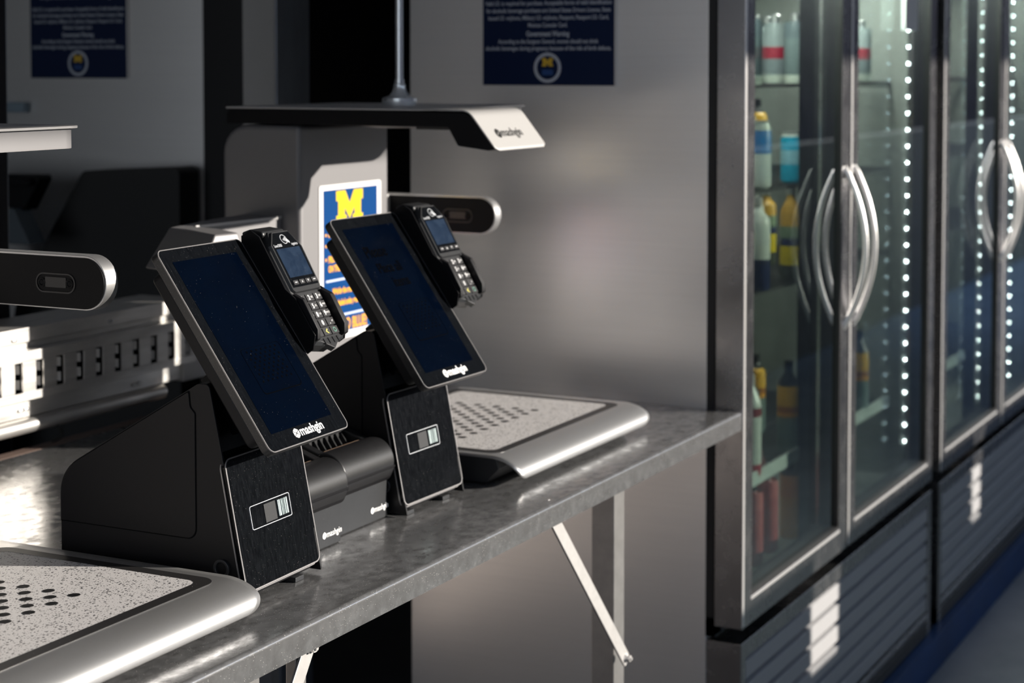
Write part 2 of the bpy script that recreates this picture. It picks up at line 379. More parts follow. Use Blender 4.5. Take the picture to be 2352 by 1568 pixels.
b = nb(); box(b, 1.2, XR, 2.362, 2.366, .99, 1.09); rp('rear_web', b, M['blk_dark'], 0)
b = nb(); box(b, 1.2, XR+.02, 2.357, 2.372, .960, .994); rp('bottom_flange', b)
b = nb(); tube(b, [(1.2,2.355,.945),(3.02,2.355,.945)], .0145, 14); rp('lower_tube', b, bevel=0)
b = nb(); prism(b, [(2.35,.955),(2.35,1.02),(2.36,1.03),(2.42,1.03),(2.42,.955)], 'x', 3.085, 3.25); rp('end_block', b, M['alu_white'])
for x, z in ((2.60,.975),(2.615,.976),(2.93,.972),(2.945,.973),(2.585,1.108),(2.86,1.11)):
    b = nb(); bmesh.ops.create_icosphere(b, subdivisions=2, radius=.005, matrix=Matrix.Translation((x,2.355,z)) @ Matrix.Diagonal((1.6,.6,.8,1)))
    rp('weld_bead', b, M['alu'], 0)
b = nb(); tube(b, [(2.66,2.37,.94),(2.685,2.35,.938),(2.70,2.345,.925),(2.702,2.345,.91),(2.69,2.36,.90)], .004, 8)
tag(obj('cable', b, M['cable']), 'short black cable looping down behind the rail at the back of the counter', 'cable')
b = nb(); box(b, -3, 3.5, 2.42, 2.46, .0, .86); struct('trim_reflector', b, M['warm'])  # board given a warm tone as added reflector for the lower cooler side

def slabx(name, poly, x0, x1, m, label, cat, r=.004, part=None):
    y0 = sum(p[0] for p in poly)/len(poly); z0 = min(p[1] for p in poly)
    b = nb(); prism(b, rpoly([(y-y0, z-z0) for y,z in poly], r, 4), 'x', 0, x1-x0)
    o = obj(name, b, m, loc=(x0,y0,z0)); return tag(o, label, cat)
slabx('panel_shade_slab', [(3.064,1.350),(2.765,1.367),(2.765,0),(3.46,0),(3.292,.993),(3.173,1.191)], 3.62, 3.70, M['case'], 'large dark slab with a sloping side, added to stand in for shade on the far left panel', 'panel shade', .02)  # added slab: dark area on the panel put in as a shape
V = thing('covered_display', 'black slanted display on a blue grey pedestal behind the left camera wing', 'display', (3.50,3.22,0))
b = nb(); prism(b, rpoly([(.22,1.340),(-.113,1.344),(-.119,1.335),(-.069,1.256),(.22,1.255)],.004,3), 'x', 0, .05)
prism(b, rpoly([(.22,1.330),(-.10,1.334),(-.108,1.326),(-.10,1.318),(.22,1.315)],.004,3), 'x', -.02, 0); obj('display_head', b, M['blk_dark'], V, .003)
b = nb(); prism(b, [(.20,1.262),(-.062,1.262),(-.113,1.174),(.20,1.174)], 'x', -.03, .03); prism(b, [(.16,1.18),(.02,1.18),(.02,0),(.16,0)], 'x', -.02, .03); obj('pedestal', b, M['slate'], V, .003)
b = nb(); box(b, 3.685, 3.708, 3.315, 3.43, 1.492, 1.518); tag(obj('wall_bracket', b, M['bluegrey'], bevel=.002), 'small pale blue bracket on the far left steel panel above the left machine hood', 'bracket')
# ============================================================ CHECKOUT MACHINES
def mono_sheet(prof, W, r, ends=(True,False)):
    """curved sheet: prof = list of (y,z); width half W; corners rounded at the first end by r. returns bm"""
    s = [0]
    for a, c in zip(prof, prof[1:]): s.append(s[-1]+math.dist(a,c))
    bm = nb(); rows = []
    for (y,z), t in zip(prof, s):
        d = 0
        if t < r: d = r-math.sqrt(max(0, r*r-(r-t)**2))
        rows.append([bm.verts.new((x*(W[1]-d)+(1-x)*(W[0]+d), y, z)) for x in (0,.02,.2,.5,.8,.98,1)])
    for a, c in zip(rows, rows[1:]):
        for k in range(len(a)-1): bm.faces.new((a[k],c[k],c[k+1],a[k+1]))
    return bm
def dense(pts, r, n=8, step=.006):
    p = rpoly(pts, [0]+[r]*(len(pts)-2)+[0], n) if not isinstance(r, list) else rpoly(pts, r, n)
    out = [p[0]]
    for a, c in zip(p, p[1:]):
        d = math.dist(a,c); k = max(1, int(d/step)) if d < .08 else max(1,int(d/.02))
        for i in range(1,k+1): out.append((a[0]+(c[0]-a[0])*i/k, a[1]+(c[1]-a[1])*i/k))
    return out
def solid(o, th, off=-1):
    s = o.modifiers.new('solid','SOLIDIFY'); s.thickness = th; s.offset = off; return o
def machine(cx, dy, label, col_x=(-.175,.145), wing=(.27,1.60,1.287,1.366), arm=False, nx=0.):
    m = thing('self_checkout_scanner', label, 'checkout machine', (cx, dy, .9))
    zt = .052
    # tray: curved aluminium skin
    prof = []
    # lip front profile from lowest front edge up and back
    for i in range(41):
        a = math.radians(104-104*i/40); prof.append((1.4135-.060*math.sin(a), .0215+(zt-.0215)*math.cos(a)))
    prof += [(1.4135+(1.80-1.4135)*i/8, zt) for i in range(1,9)]
    bm = mono_sheet(prof, (-.285,.285), .03)
    bmesh.ops.recalc_face_normals(bm, faces=bm.faces)
    o = obj('tray_skin', bm, M['alu'], m); solid(o, .0035, 1 if False else -1)
    b = nb(); prism(b, [(1.42,.004),(1.395,.03),(1.40,zt-.005),(1.79,zt-.005),(1.79,.004)], 'x', -.279, .279); obj('tray_underbody', b, M['gun'], m, .002)
    b = nb(); box(b, -.25, .25, 1.45, 1.76, 0, .004); obj('base_pad', b, M['blk_dark'], m)
    b = nb(); ring(b, rrect(-.262,.262,1.405,1.775,.026,8), rrect(-.243,.243,1.424,1.756,.018,8), 'z', zt-.001, zt+.0006); obj('tray_band', b, M['strip'], m)
    b = nb(); prism(b, rrect(-.243,.243,1.424,1.756,.018,8), 'z', zt-.001, zt+.0004); obj('scan_plate', b, M['speckle'], m)
    b = nb(); p = .0207
    for i in range(-1, 15):
        for j in range(0, 9):
            if (i+j) % 2: continue
            x = .122-p*i; y = 1.526+p*j
            if i < 0: continue
            vs = [b.verts.new((x+.0077*math.cos(2*PI*k/20), y+.0077*math.sin(2*PI*k/20), zt+.0009)) for k in range(20)]; b.faces.new(vs)
    obj('scan_dots', b, M['blk_dark'], m)
    # column
    c0, c1 = col_x
    b = nb(); prism(b, rpoly([(1.865,0),(1.865,.604),(2.041,.604),(2.041,0)], [0,.0,.055,0]), 'x', c0, c1)
    obj('column', b, M['alu_grey'], m, .010, seg=3)
    # hood
    H = (.606,.637)
    side = rpoly([(2.03,H[0]),(2.03,H[1]-.003),(1.511,H[1]-.005),(1.4565,.570),(1.470,.566),(1.531,.573),(1.551,H[0])], [.002,.014,.03,.002,.002,.006,.004])
    b = nb(); prism(b, side, 'x', -.175+nx, .022+nx); hd = obj('hood_arm', b, M['blk_dark'], m, .0008)
    b = nb(); prism(b, rpoly([(.01+nx,1.600),(.232,1.600),(.232,2.025),(.01+nx,2.025)], [0,.03,.02,0]), 'z', H[0]+.002, H[1]-.002); obj('hood_body', b, M['alu_grey'], m)
    b = nb(); prism(b, rpoly([(-.174+nx,1.594),(.240,1.594),(.240,2.032),(-.174+nx,2.032)], [0,.034,.02,0],8), 'z', H[1]-.003, H[1]+.0006); obj('hood_top_plate', b, M['alu_white'], m, .0008)
    pr = [(1.4525,.5665)]
    for a in dense([(1.4525,.5665),(1.509,H[1]-.0005),(1.60,H[1]+.0002)], .03): pr.append(a)
    bm = mono_sheet(pr[1:], (-.176+nx,.024+nx), .012); bmesh.ops.recalc_face_normals(bm, faces=bm.faces)
    o = obj('hood_nose', bm, M['alu_white'], m); solid(o, .0022)
    # logo on the nose: plane from (1.4525,.5665) to (1.509,.6365)
    ang = math.atan2(.6365-.5665, 1.509-1.4525); L = logobm(.0185)
    bmx = max(v.co.x for v in L.verts); k = .100/bmx
    xf(L, Matrix.Translation((-.137+nx, 1.4525+.029*math.cos(ang), .5665+.029*math.sin(ang))) @ Matrix.Rotation(ang,4,'X') @ Matrix.Translation((0,0,.0006)) @ Matrix.Scale(k,4))
    obj('logo', L, M['logo_blk'], o)
    b = nb(); box(b, -.10,.02, 1.56,1.66, H[0]-.006, H[0]); box(b, -.10,-.03,1.59,1.66,H[0]-.008,H[0]-.004); obj('camera_bar', b, M['blk_sat'], m, .001)
    b = nb(); lathe(b, [(.075,-.0),(.07,-.008),(.05,-.012),(.03,-.0125)][::-1], .03, 1.78, H[0]+.002, 32); obj('lens_dome', b, M['alu_grey'], m)
    # right camera wing: black oval face looking across the tray, satin shell wrapped round it
    wx, wy, z0, z1 = wing; z0 -= .9; z1 -= .9
    pl = rpoly([(wy,z0),(wy,z1),(1.99,z1),(1.99,z0)], [.036,.036,0,0], 10)
    b = nb(); prism(b, pl, 'x', wx, wx+.024); sh = obj('camera_wing', b, M['alu'], m, .0008)
    pl2 = rpoly([(wy+.0025,z0+.002),(wy+.0025,z1-.003),(1.985,z1-.003),(1.985,z0+.002)], [.034,.034,0,0], 10)
    b = nb(); prism(b, pl2, 'x', wx-.002, wx+.002); fc = obj('wing_face', b, M['blk_dark'], sh)
    zc = (z0+z1)/2-.002; yc = wy+.085
    b = nb(); ring(b, rrect(yc-.034,yc+.034,zc-.0135,zc+.0135,.013,8), rrect(yc-.032,yc+.032,zc-.0115,zc+.0115,.011,8), 'x', wx-.0032, wx-.002)
    prism(b, rrect(yc-.018,yc+.018,zc-.006,zc+.008,.001,2), 'x', wx-.0028, wx-.002)
    obj('camera_window', b, M['blk_sat'], sh)
    for yy in (yc-.024, yc+.024):
        b = nb(); lathe(b, [(.0065,0),(.0065,.001),(.004,.0012),(.003,.0004)], n=18)
        for v in b.verts:
            x, y, z = v.co; v.co = (wx-.002-z, yy+x, zc+y)
        obj('camera_lens', b, M['blk_gloss'], sh)
    b = nb(); prism(b, rpoly([(c1-.002,1.895),(wx+.022,1.895),(wx+.022,2.0),(c1-.002,2.0)], [0,0,.03,0]), 'z', z0+.004, z1-.001); obj('wing_bracket', b, M['alu_white'], m, .001)
    if arm:
        za = .434
        b = nb()   # left camera arm with a sloping outer side
        top = [(-.42,1.925),(-.175,1.905),(-.175,2.0),(-.30,1.985),(-.455,1.95),(-.475,1.895),(-.535,1.795),(-.480,1.787),(-.435,1.862)]
        b = nb(); vt = [b.verts.new((x,y,za)) for x,y in top]
        dz = [.05,.05,.05,.05,.065,.065,.05,.05,.05]; off = [(0,0),(0,0),(0,0),(-.02,.01),(-.07,.0),(-.07,0),(-.05,-.012),(.01,-.012),(0,0)]
        vb = [b.verts.new((x+o_[0],y+o_[1],za-d)) for (x,y),d,o_ in zip(top,dz,off)]
        b.faces.new(vt); b.faces.new(vb[::-1])
        for i in range(len(vt)): b.faces.new((vt[i],vb[i],vb[(i+1)%len(vt)],vt[(i+1)%len(vt)]))
        bmesh.ops.recalc_face_normals(b, faces=b.faces)
        obj('left_camera_arm', b, M['alu_grey'], m, .004)
        b = nb(); prism(b, [(-.415,1.9255),(-.178,1.9055),(-.178,1.903),(-.415,1.923)], 'z', za-.004, za+.001); obj('left_arm_edge', b, M['alu_white'], m)
    return m
mB = machine(3.025, .035, 'aluminium self checkout machine nearest the cooler, its lit hood front carrying the logo', wing=(.20,1.652,1.279,1.354), arm=True)
mA = machine(1.655, 0, 'self checkout machine cut off by the left edge, its speckled tray end nearest the camera', wing=(.27,1.592,1.287,1.361), nx=-.17)

# pole on machine B hood
P = thing('chrome_pole', 'chrome pole with a flared round base standing on the hood of the checkout machine', 'pole', (3.12,1.845,1.5376))
b = nb(); lathe(b, [(.034,0),(.0345,.002),(.034,.013),(.031,.015),(.021,.018),(.015,.025),(.012,.034),(.012,.040),(.0095,.042),(.0095,.05)], n=36); obj('flared_base', b, M['chrome'], P)
b = nb(); tube(b, [(0,0,.045),(0,0,1.05)], .0078, 18); obj('pole_tube', b, M['chrome'], P)

# poster on column B
PX, PZ = 2.913, 1.089
Q = thing('instruction_poster', 'blue notice with a big yellow letter and orange lines taped on the checkout machine column', 'poster', (PX,1.8992,PZ))
b = nb(); prism(b, rrect(0,.224,0,.299,.006,5), 'y', -.0006, .0004); obj('white_border', b, M['pwhite'], Q)
b = nb(); box(b, .0135, .2085, -.0010, -.0006, .014, .289); obj('blue_field', b, M['pblue'], Q)
def blockM(w, h):
    L = [(0,0),(.385,0),(.385,.235),(.315,.235),(.315,.47),(.5,.11)]; U = [(.5,.60),(.335,1),(0,1),(0,.69),(.075,.69),(.075,.235),(0,.235)]
    right = [(1-x,y) for x,y in L[::-1]][1:]; up = [(1-x,y) for x,y in U[::-1]]
    pts = L+right+up[:-1]+[(.5,.60)]+[p for p in U[1:]]
    return [(x*w,y*h) for x,y in pts]
b = nb(); pm = [(x+.058, y+.224) for x,y in blockM(.096,.062)]; prism(b, pm, 'y', -.0014, -.0010); bmesh.ops.triangulate(b, faces=b.faces)
obj('letter_m', b, M['maize'], Q, smooth=False)
b = nb()
for txt, x, z, sz, sx, al in (('GO BLUE!',.121,.0175,.030,.72,'CENTER'),('Wait for the cashier to place your',.111,.089,.0155,.62,'CENTER'),('alcohol order, valid ID required',.122,.066,.0155,.62,'CENTER'),
    ('PROCEED TO THE CASHIER',.030,.151,.0165,.66,'LEFT'),('ON THE NEXT COUNTER',.030,.133,.0165,.66,'LEFT'),('LAY ITEMS FLAT ON THE TRAY',.030,.178,.0165,.66,'LEFT'),('KEEP ITEMS APART',.030,.200,.0165,.66,'LEFT')):
    b = textbm(txt, sz, sx, al, .0009); xf(b, FACE_NY(x,-.0012,z)); obj('text_line', b, M['orange'], Q, smooth=False)
for z in (.157,.183,.204): 
    t = nb(); bmesh.ops.create_circle(t, cap_ends=True, radius=.0030, segments=12); xf(t, FACE_NY(.0215,-.0013,z)); obj('bullet', t, M['orange'], Q, smooth=False)
b = nb(); box(b, .0215,.20,-.0013,-.0009,.1135,.1175); box(b, .0215,.20,-.0013,-.0009,.0445,.0485); obj('poster_rule', b, M['paleblue'], Q)

# ============================================================ ALCOHOL NOTICE SIGNS
def sign(x, yr, z0, label):
    s = thing('notice_sign', label, 'sign', (x, yr, z0), (0,0,0), None); W = .318; Hh = .42
    b = nb(); box(b, -.007, -.001, 0, W, 0, Hh); obj('board', b, M['pwhite'], s)
    b = nb(); box(b, -.0078, -.007, .004, W, 0, Hh); obj('navy_face', b, M['navy'], s)
    b = nb(); c = W/2+.002
    def F(y,z): return FACE_NX(-.0080,y,z)
    for i, t in enumerate(('Valid I.D. is required for purchase. Acceptable forms of valid identification','for alcoholic beverage purchases are United States Drivers License, State','Issued I.D. w/photo, Military I.D. w/photo, Passport, Passport I.D. Card,','Mexican Consular Card.')):
        bm = textbm(t, .0128, 1, 'CENTER', .0002); w_ = max(v.co.x for v in bm.verts)*2; tw = (.302,.297,.288,.094)[i]
        join(b, bm, F(c, .173-.0158*i) @ Matrix.Diagonal((tw/w_,1,1,1)))
    for i, t in enumerate(('According to the Surgeon General, women should not drink','alcoholic beverages during pregnancy because of the risk of birth defects.')):
        bm = textbm(t, .0128, 1, 'CENTER', .0002); w_ = max(v.co.x for v in bm.verts)*2; tw = (.24,.30)[i]
        join(b, bm, F(c, .0905-.0148*i) @ Matrix.Diagonal((tw/w_,1,1,1)))
    for i, t in enumerate(('You must be 21 years of age or older','to purchase alcoholic beverages')):
        bm = textbm(t, .0145, 1, 'CENTER', .0002); w_ = max(v.co.x for v in bm.verts)*2
        join(b, bm, F(c, .222-.018*i) @ Matrix.Diagonal((.25/w_,1,1,1)))
    join(b, textbm('Government Warning', .0155, .74, 'CENTER', .0004), F(c, .106))
    obj('sign_text', b, M['sign_white'], s, smooth=False)
    b = nb(); n = 40
    def circ(r): return [(c+r*math.cos(2*PI*k/n), .038+r*math.sin(2*PI*k/n)) for k in range(n)]
    ring(b, circ(.0325), circ(.0255), 'x', -.0084, -.0078); obj('seal_ring', b, M['sign_white'], s)
    b = nb(); pm = [(c+.013-x, y+.041) for x,y in blockM(.026,.018)]; prism(b, pm, 'x', -.0086, -.0078); bmesh.ops.triangulate(b, faces=b.faces); obj('seal_letter', b, M['sign_gold'], s, smooth=False)
    b = nb(); box(b, -.0084,-.0078, c-.013,c+.013,.022,.034); obj('seal_banner', b, M['sign_blue'], s)
    return s
sign(3.574, 1.578, 1.572, 'navy notice board with white print on the steel side of the near cooler')
sign(3.71, 2.985, 1.582, 'navy notice board with white print on the far left steel panel, in shade')

# ============================================================ TOUCH MONITOR KIOSKS
tl, zb, Wd, Ls = .6164, 1.1085, .2006, .316
def kiosk(x, y, yaw, label):
    k = thing('touchscreen_kiosk', label, 'kiosk', (x,y,0), (0,0,yaw), 'touchscreen kiosks on the counter')
    prof = rpoly([(.347,.905),(.347,1.055),(.115,1.1925),(.098,1.1925),(.036,.905)], [.002,.06,.012,.008,.002], 8)
    core = rpoly([(.345,.907),(.345,1.053),(.16,1.162),(.145,1.160),(.125,1.085),(.085,1.085),(.050,.907)], [.002,.06,.004,.004,.002,.002,.002], 5)
    b = nb(); prism(b, core, 'x', .003, .1815); bd = obj('body', b, M['blk_dark'], k)
    for xa, xb, n in ((0,.0035,'side_shell'),(.181,.1845,'side_shell')):
        b = nb(); prism(b, prof, 'x', xa, xb); obj(n, b, M['blk'], k, .0008)
    bs = rpoly([(.3465,.905),(.3465,1.0548),(.115,1.192),(.105,1.192)], [0,.059,.006,0], 8); bi = rpoly([(.3445,.905),(.3445,1.0538),(.115,1.189),(.105,1.189)], [0,.057,.006,0], 8)
    b = nb(); prism(b, bs+bi[::-1], 'x', .001, .1835); obj('back_shell', b, M['blk'], k)
    pp = [(.346,.985),(.346,1.053),(.13,1.1805),(.128,1.160),(.120,1.152),(.120,.9825)]
    pan = rpoly(pp, [.001,.055,.002,.01,.006,.014], 8)
    pn2 = rpoly([(.347,.9835),(.347,1.054),(.1285,1.183),(.1268,1.1605),(.1188,1.1527),(.1188,.981)], [.001,.056,.002,.01,.006,.015], 8)
    b = nb(); prism(b, pn2, 'x', -.0004, .0); obj('panel_gap', b, M['void'], k)
    b = nb(); prism(b, pan, 'x', -.0016, .0); obj('side_panel', b, M['blk'], k, .0005)
    b = nb(); ring(b, [(.078+.0125*math.cos(t*PI/12),.948+.0125*math.sin(t*PI/12)) for t in range(24)], [(.078+.0085*math.cos(t*PI/12),.948+.0085*math.sin(t*PI/12)) for t in range(24)], 'x', -.005, .0)
    obj('lock_ring', b, M['gun'], k, .001)
    b = nb(); prism(b, [(.078+.0085*math.cos(t*PI/12),.948+.0085*math.sin(t*PI/12)) for t in range(24)], 'x', -.0012, .0); obj('lock_core', b, M['blk'], k)
    # front glass: own tilted frame, local (u, v, w)
    ga = .1958; gr = (PI/2-ga, 0, 0); gl = (0,.039,.915)
    b = nb(); prism(b, rrect(-.001,.1855,.003,.182,.012,6), 'z', -.006, 0); fg = obj('front_plate', b, M['blk_gloss'], k, .0006, loc=gl, rot=gr)
    b = nb(); ring(b, rrect(-.0012,.1857,.0028,.1822,.012,6), rrect(.0006,.1839,.0046,.1804,.0105,6), 'z', -.0002, .0008); obj('plate_edge', b, M['rim'], fg)
    b = nb(); ring(b, rrect(-.0030,.1880,-.0005,.182,.014,6), rrect(-.0020,.1870,.0005,.182,.013,6), 'z', -.0075, -.0055); obj('plate_backing_edge', b, M['rim'], fg)
    b = nb(); ring(b, rrect(.036,.134,.079,.111,.003,4), rrect(.0368,.1332,.0798,.1102,.0025,4), 'z', 0, .0012); obj('scan_frame', b, M['greyprint'], fg)
    b = nb(); box(b, .070,.098,.082,.107,0,.0009); obj('scanner_window', b, M['gun'], fg)
    b = nb(); xx = .1035; random.seed(7)
    while xx < .1275:
        ww = random.choice((.0008,.0012,.0018,.0026)); box(b, xx, xx+ww, .084,.106,0,.0012); xx += ww+random.choice((.0012,.0018,.0024))
    obj('barcode_print', b, M['sticker'], fg)
    for fx in (.012,.125):
        b = nb(); box(b, fx, fx+.022, .043,.065,.9002,.907); obj('foot', b, M['gun'], k, .001)
    b = nb(); box(b, .02,.165,.33,.345,.9002,.907); obj('foot', b, M['gun'], k, .001)
    # screen, local frame (u across, v up the slope, w out of the glass)
    sr = (PI/2-tl, 0, 0); sl = (0,0,zb)
    b = nb(); prism(b, rrect(0,Wd,0,Ls,.011,7), 'z', -.013, 0); sc = obj('screen_housing', b, M['blk_sat'], k, .0012, loc=sl, rot=sr)
    b = nb(); ring(b, rrect(-.0002,Wd+.0002,-.0002,Ls+.0002,.0112,7), rrect(.0013,Wd-.0013,.0013,Ls-.0013,.0098,7), 'z', -.0012, .0003); obj('screen_rim', b, M['rim'], sc)
    b = nb(); prism(b, rrect(.0013,Wd-.0013,.0013,Ls-.0013,.0098,7), 'z', 0, .0002); obj('screen_bezel', b, M['blk_gloss'], sc)
    b = nb(); prism(b, rrect(.0215,.1745,.025,.2955,.0005,2), 'z', 0, .0005); obj('display', b, M['screen'], sc)
    b = nb(); prism(b, rrect(.004,Wd-.004,.022,.292,.01,5), 'z', -.032, -.013); obj('rear_housing', b, M['blk'], sc, .004)
    b = nb(); box(b, .05,.15,.06,.15,-.075,-.032); obj('hinge_block', b, M['blk_dark'], sc, .003)
    L = logobm(.0092, .03); kx = .073/max(v.co.x for v in L.verts); xf(L, Matrix.Translation((.068,.0100,.0006)) @ Matrix.Scale(kx,4)); obj('logo', L, M['white'], sc)
    # faint loading graphic on the display: dotted pad above a line
    b = nb()
    for i in range(13):
        for j in range(9):
            if (i+j) % 2: continue
            cx, cy = .068+i*.0058, .098+j*.0058
            b.faces.new([b.verts.new((cx+.0019*math.cos(PI*t/4), cy+.0019*math.sin(PI*t/4), .0007)) for t in range(8)])
    ring(b, rrect(.055,.15,.079,.150,.006,4), rrect(.0556,.1494,.0805,.1496,.006,4), 'z', .0004, .0008)
    obj('display_graphic', b, M['ghost'], sc)
    return k
k1 = kiosk(1.979,1.366,.0287,'nearer black touchscreen kiosk leaning back on the counter, blank navy display')
k2 = copy_tree(k1); k2.location = (2.489,1.4247,0); k2.rotation_euler = (0,0,-.0171); k2['label'] = 'farther black touchscreen kiosk, faint Place all items on its navy display, between printers and tray'
sc2 = [c for c in kids(k2) if c.name.startswith('screen_housing')][0]
b = nb()
for t, u, v, s in (('Please',.077,.238,.030),('Place all',.092,.208,.026),('items',.103,.180,.026)): join(b, textbm(t, s, .85, 'CENTER', .0005), Matrix.Translation((u,v,.0007)))
obj('display_text', b, M['ghost'], sc2, smooth=False)

# ============================================================ PAYMENT TERMINALS
def terminal(x, y, yaw, label):
    t = thing('card_payment_terminal', label, 'payment terminal', (x,y,zb), (PI/2-tl,0,yaw), 'card payment terminals beside the touchscreens')
    sl = .076
    def wf(v): return .020+sl*(v-.13)
    u0, u1 = .2035, .291; uc = (u0+u1)/2
    # holder tray: open C shape on the side of the screen
    b = nb(); hp = [(.120,-.008),(.300,-.008),(.318,.004),(.316,.022),(.300,wf(.30)-.004),(.215,wf(.215)-.004),(.195,wf(.195)+.004),(.135,wf(.135)+.006),(.120,.012)]
    prism(b, hp, 'x', u0-.002, u0+.001)
    hp2 = [(.125,.0),(.21,.0),(.21,wf(.21)-.004),(.195,wf(.195)+.004),(.140,wf(.14)+.006),(.125,.012)]
    prism(b, hp2, 'x', u1+.001, u1+.004); box(b, u0, u1+.001, .130,.31,-.008,-.004)
    obj('holder', b, M['blk_dark'], t, .0008)
    b = nb()
    # housing with bevelled crown
    def ringpts(ins, w0):
        pts = [(u0+.004+ins,.125+ins),(uc,.118+ins),(u1-.004-ins,.125+ins),(u1-ins,.20),(u1-ins,.272),(u1-.021,.306-ins),(u0+.021,.306-ins),(u0+ins,.272),(u0+ins,.20)]
        return [b.verts.new((p[0],p[1],w0(p[1]))) for p in pts]
    r0 = ringpts(0, lambda v: -.003); r1 = ringpts(0, lambda v: wf(v)-.006); r2 = ringpts(.003, lambda v: wf(v)-.002)
    for A, B in ((r0,r1),(r1,r2)):
        for i in range(9): b.faces.new((A[i],A[(i+1)%9],B[(i+1)%9],B[i]))
    b.faces.new(r0[::-1]); b.faces.new(r2); bmesh.ops.recalc_face_normals(b, faces=b.faces)
    hs_ = obj('terminal_housing', b, M['gun'], t)
    b = nb(); v_ = [(.300,-.006),(.326,-.002),(.322,.012),(.307,wf(.307)-.004),(.300,wf(.30)-.006)]
    prism(b, v_, 'x', u0+.012, u1-.018); obj('crown', b, M['gun'], t, .003)
    # raised display bezel
    def plate(poly, h0, h1, inset=.0):
        b = nb(); A = [b.verts.new((p[0],p[1],wf(p[1])+h0)) for p in poly]; cx = sum(p[0] for p in poly)/len(poly); cy = sum(p[1] for p in poly)/len(poly)
        B = [b.verts.new((p[0]-(1 if p[0]>cx else -1)*inset, p[1]-(1 if p[1]>cy else -1)*inset, wf(p[1])+h1)) for p in poly]
        n = len(poly)
        for i in range(n): b.faces.new((A[i],A[(i+1)%n],B[(i+1)%n],B[i]))
        b.faces.new(A[::-1]); b.faces.new(B); bmesh.ops.recalc_face_normals(b, faces=b.faces); return b
    obj('display_bezel', plate([(u0+.006,.208),(u0+.010,.204),(u1-.010,.204),(u1-.006,.208),(u1-.003,.275),(u1-.021,.302),(u0+.023,.302),(u0+.006,.282)], -.003, .002, .0012), M['gun'], t)
    obj('bezel_glass', plate([(u0+.010,.212),(u1-.010,.212),(u1-.0065,.274),(u1-.022,.299),(u0+.025,.299),(u0+.010,.281)], .001, .0024), M['blk_gloss'], t)
    obj('terminal_display', plate([(u0+.0135,.2275),(u1-.0135,.2275),(u1-.0125,.2735),(u0+.0135,.2735)], .002, .0028), M['tdisp'], t)
    def ptx(body, size, u, v, m, sx=.8, h=.0030, al='CENTER', bold=0.): 
        bm = textbm(body, size, sx, al, bold, .0001); 
        xf(bm, Matrix.Translation((u,v,wf(v)+h)) @ Matrix.Rotation(math.atan(sl),4,'X')); return bm
    b = ptx('Lane/3000', .0065, u0+.012, .2765, None, .75, al='LEFT'); join(b, ptx('ingenico', .0065, u1-.0135, .2765, None, .75, al='RIGHT'))
    n = 24; cu, cv = uc, .2875; A = [(cu+.0078*math.cos(2*PI*k/n), cv+.0078*math.sin(2*PI*k/n)) for k in range(n)]; B = [(cu+.007*math.cos(2*PI*k/n), cv+.007*math.sin(2*PI*k/n)) for k in range(n)]
    rb = nb(); ring(rb, A, B, 'z', wf(cv)+.0026, wf(cv)+.0034)
    for q in range(4):
        x_ = cu-.003+q*.0022; box(rb, x_, x_+.001, cv-.001-.0011*(q+1), cv-.001+.0011*(q+1), wf(cv)+.0028, wf(cv)+.0038)
    prism(rb, [(cu+.004,cv-.004),(cu+.0095,cv-.0075),(cu+.0105,cv-.005),(cu+.006,cv+.001)], 'z', wf(cv)+.0028, wf(cv)+.0038)
    join(b, rb); obj('terminal_print', b, M['greyprint'], t, smooth=False)
    # keys
    def key(u, v, wd, ht, leg, m=M['white'], sub='', h=.0012):
        ko = obj('key', plate([(u-wd/2,v-ht/2),(u+wd/2,v-ht/2),(u+wd/2,v+ht/2),(u-wd/2,v+ht/2)], -.003, h, .0006), M['key'], t)
        bm = None
        if leg == '-': bm = nb(); box(bm, u-.0028,u+.0028,v-.0005,v+.0005,wf(v)+h,wf(v)+h+.0003)
        elif leg in ('^','v'):
            s_ = 1 if leg=='^' else -1; bm = nb(); prism(bm, [(u-.0013,v-.0016*s_),(u+.0013,v-.0016*s_),(u,v+.0018*s_)], 'z', wf(v)+h, wf(v)+h+.0003)
        elif leg == 'o':
            bm = nb(); ring(bm, [(u+.0036*math.cos(PI*q/8), v+.0036*math.sin(PI*q/8)) for q in range(16)], [(u+.003*math.cos(PI*q/8), v+.003*math.sin(PI*q/8)) for q in range(16)], 'z', wf(v)+h, wf(v)+h+.0005)
        elif leg == '<':
            bm = nb(); prism(bm, [(u+.002,v+.004),(u-.003,v),(u+.002,v-.004),(u+.0032,v-.003),(u-.0006,v),(u+.0032,v+.003)], 'z', wf(v)+h, wf(v)+h+.0004)
        elif leg:
            bm = ptx(leg, .0105 if len(leg)==1 else .005, u-(.003 if sub else 0), v-.0035, None, .85, h+.0003, bold=.0002)
            if sub: join(bm, ptx(sub, .0042, u+.0045, v-.0012, None, .8, h+.0003))
        if bm: obj('key_legend', bm, m, ko, smooth=False)
    for q, lg in enumerate('-^v-'): key(u0+.0195+q*.0162, .2185, .0138, .0078, lg, h=.0045)
    legs = [('1',''),('2','ABC'),('3','DEF'),('4','GHI'),('5','JKL'),('6','MNO'),('7','PQRS'),('8','TUV'),('9','WXYZ'),('','') ,('0',''),('.,','#*')]
    for q, (lg, sb) in enumerate(legs):
        r_, c_ = divmod(q,3); key(u0+.0185+c_*.0212, .1935-r_*.0138, .0195, .0122, lg, sub=sb)
    key(u0+.0185, .1383, .0195, .0122, '')
    key(u0+.0397, .1383, .0195, .0122, '<', M['yel_key']); key(u0+.0609, .1383, .0195, .0122, 'o', M['grn_key'])
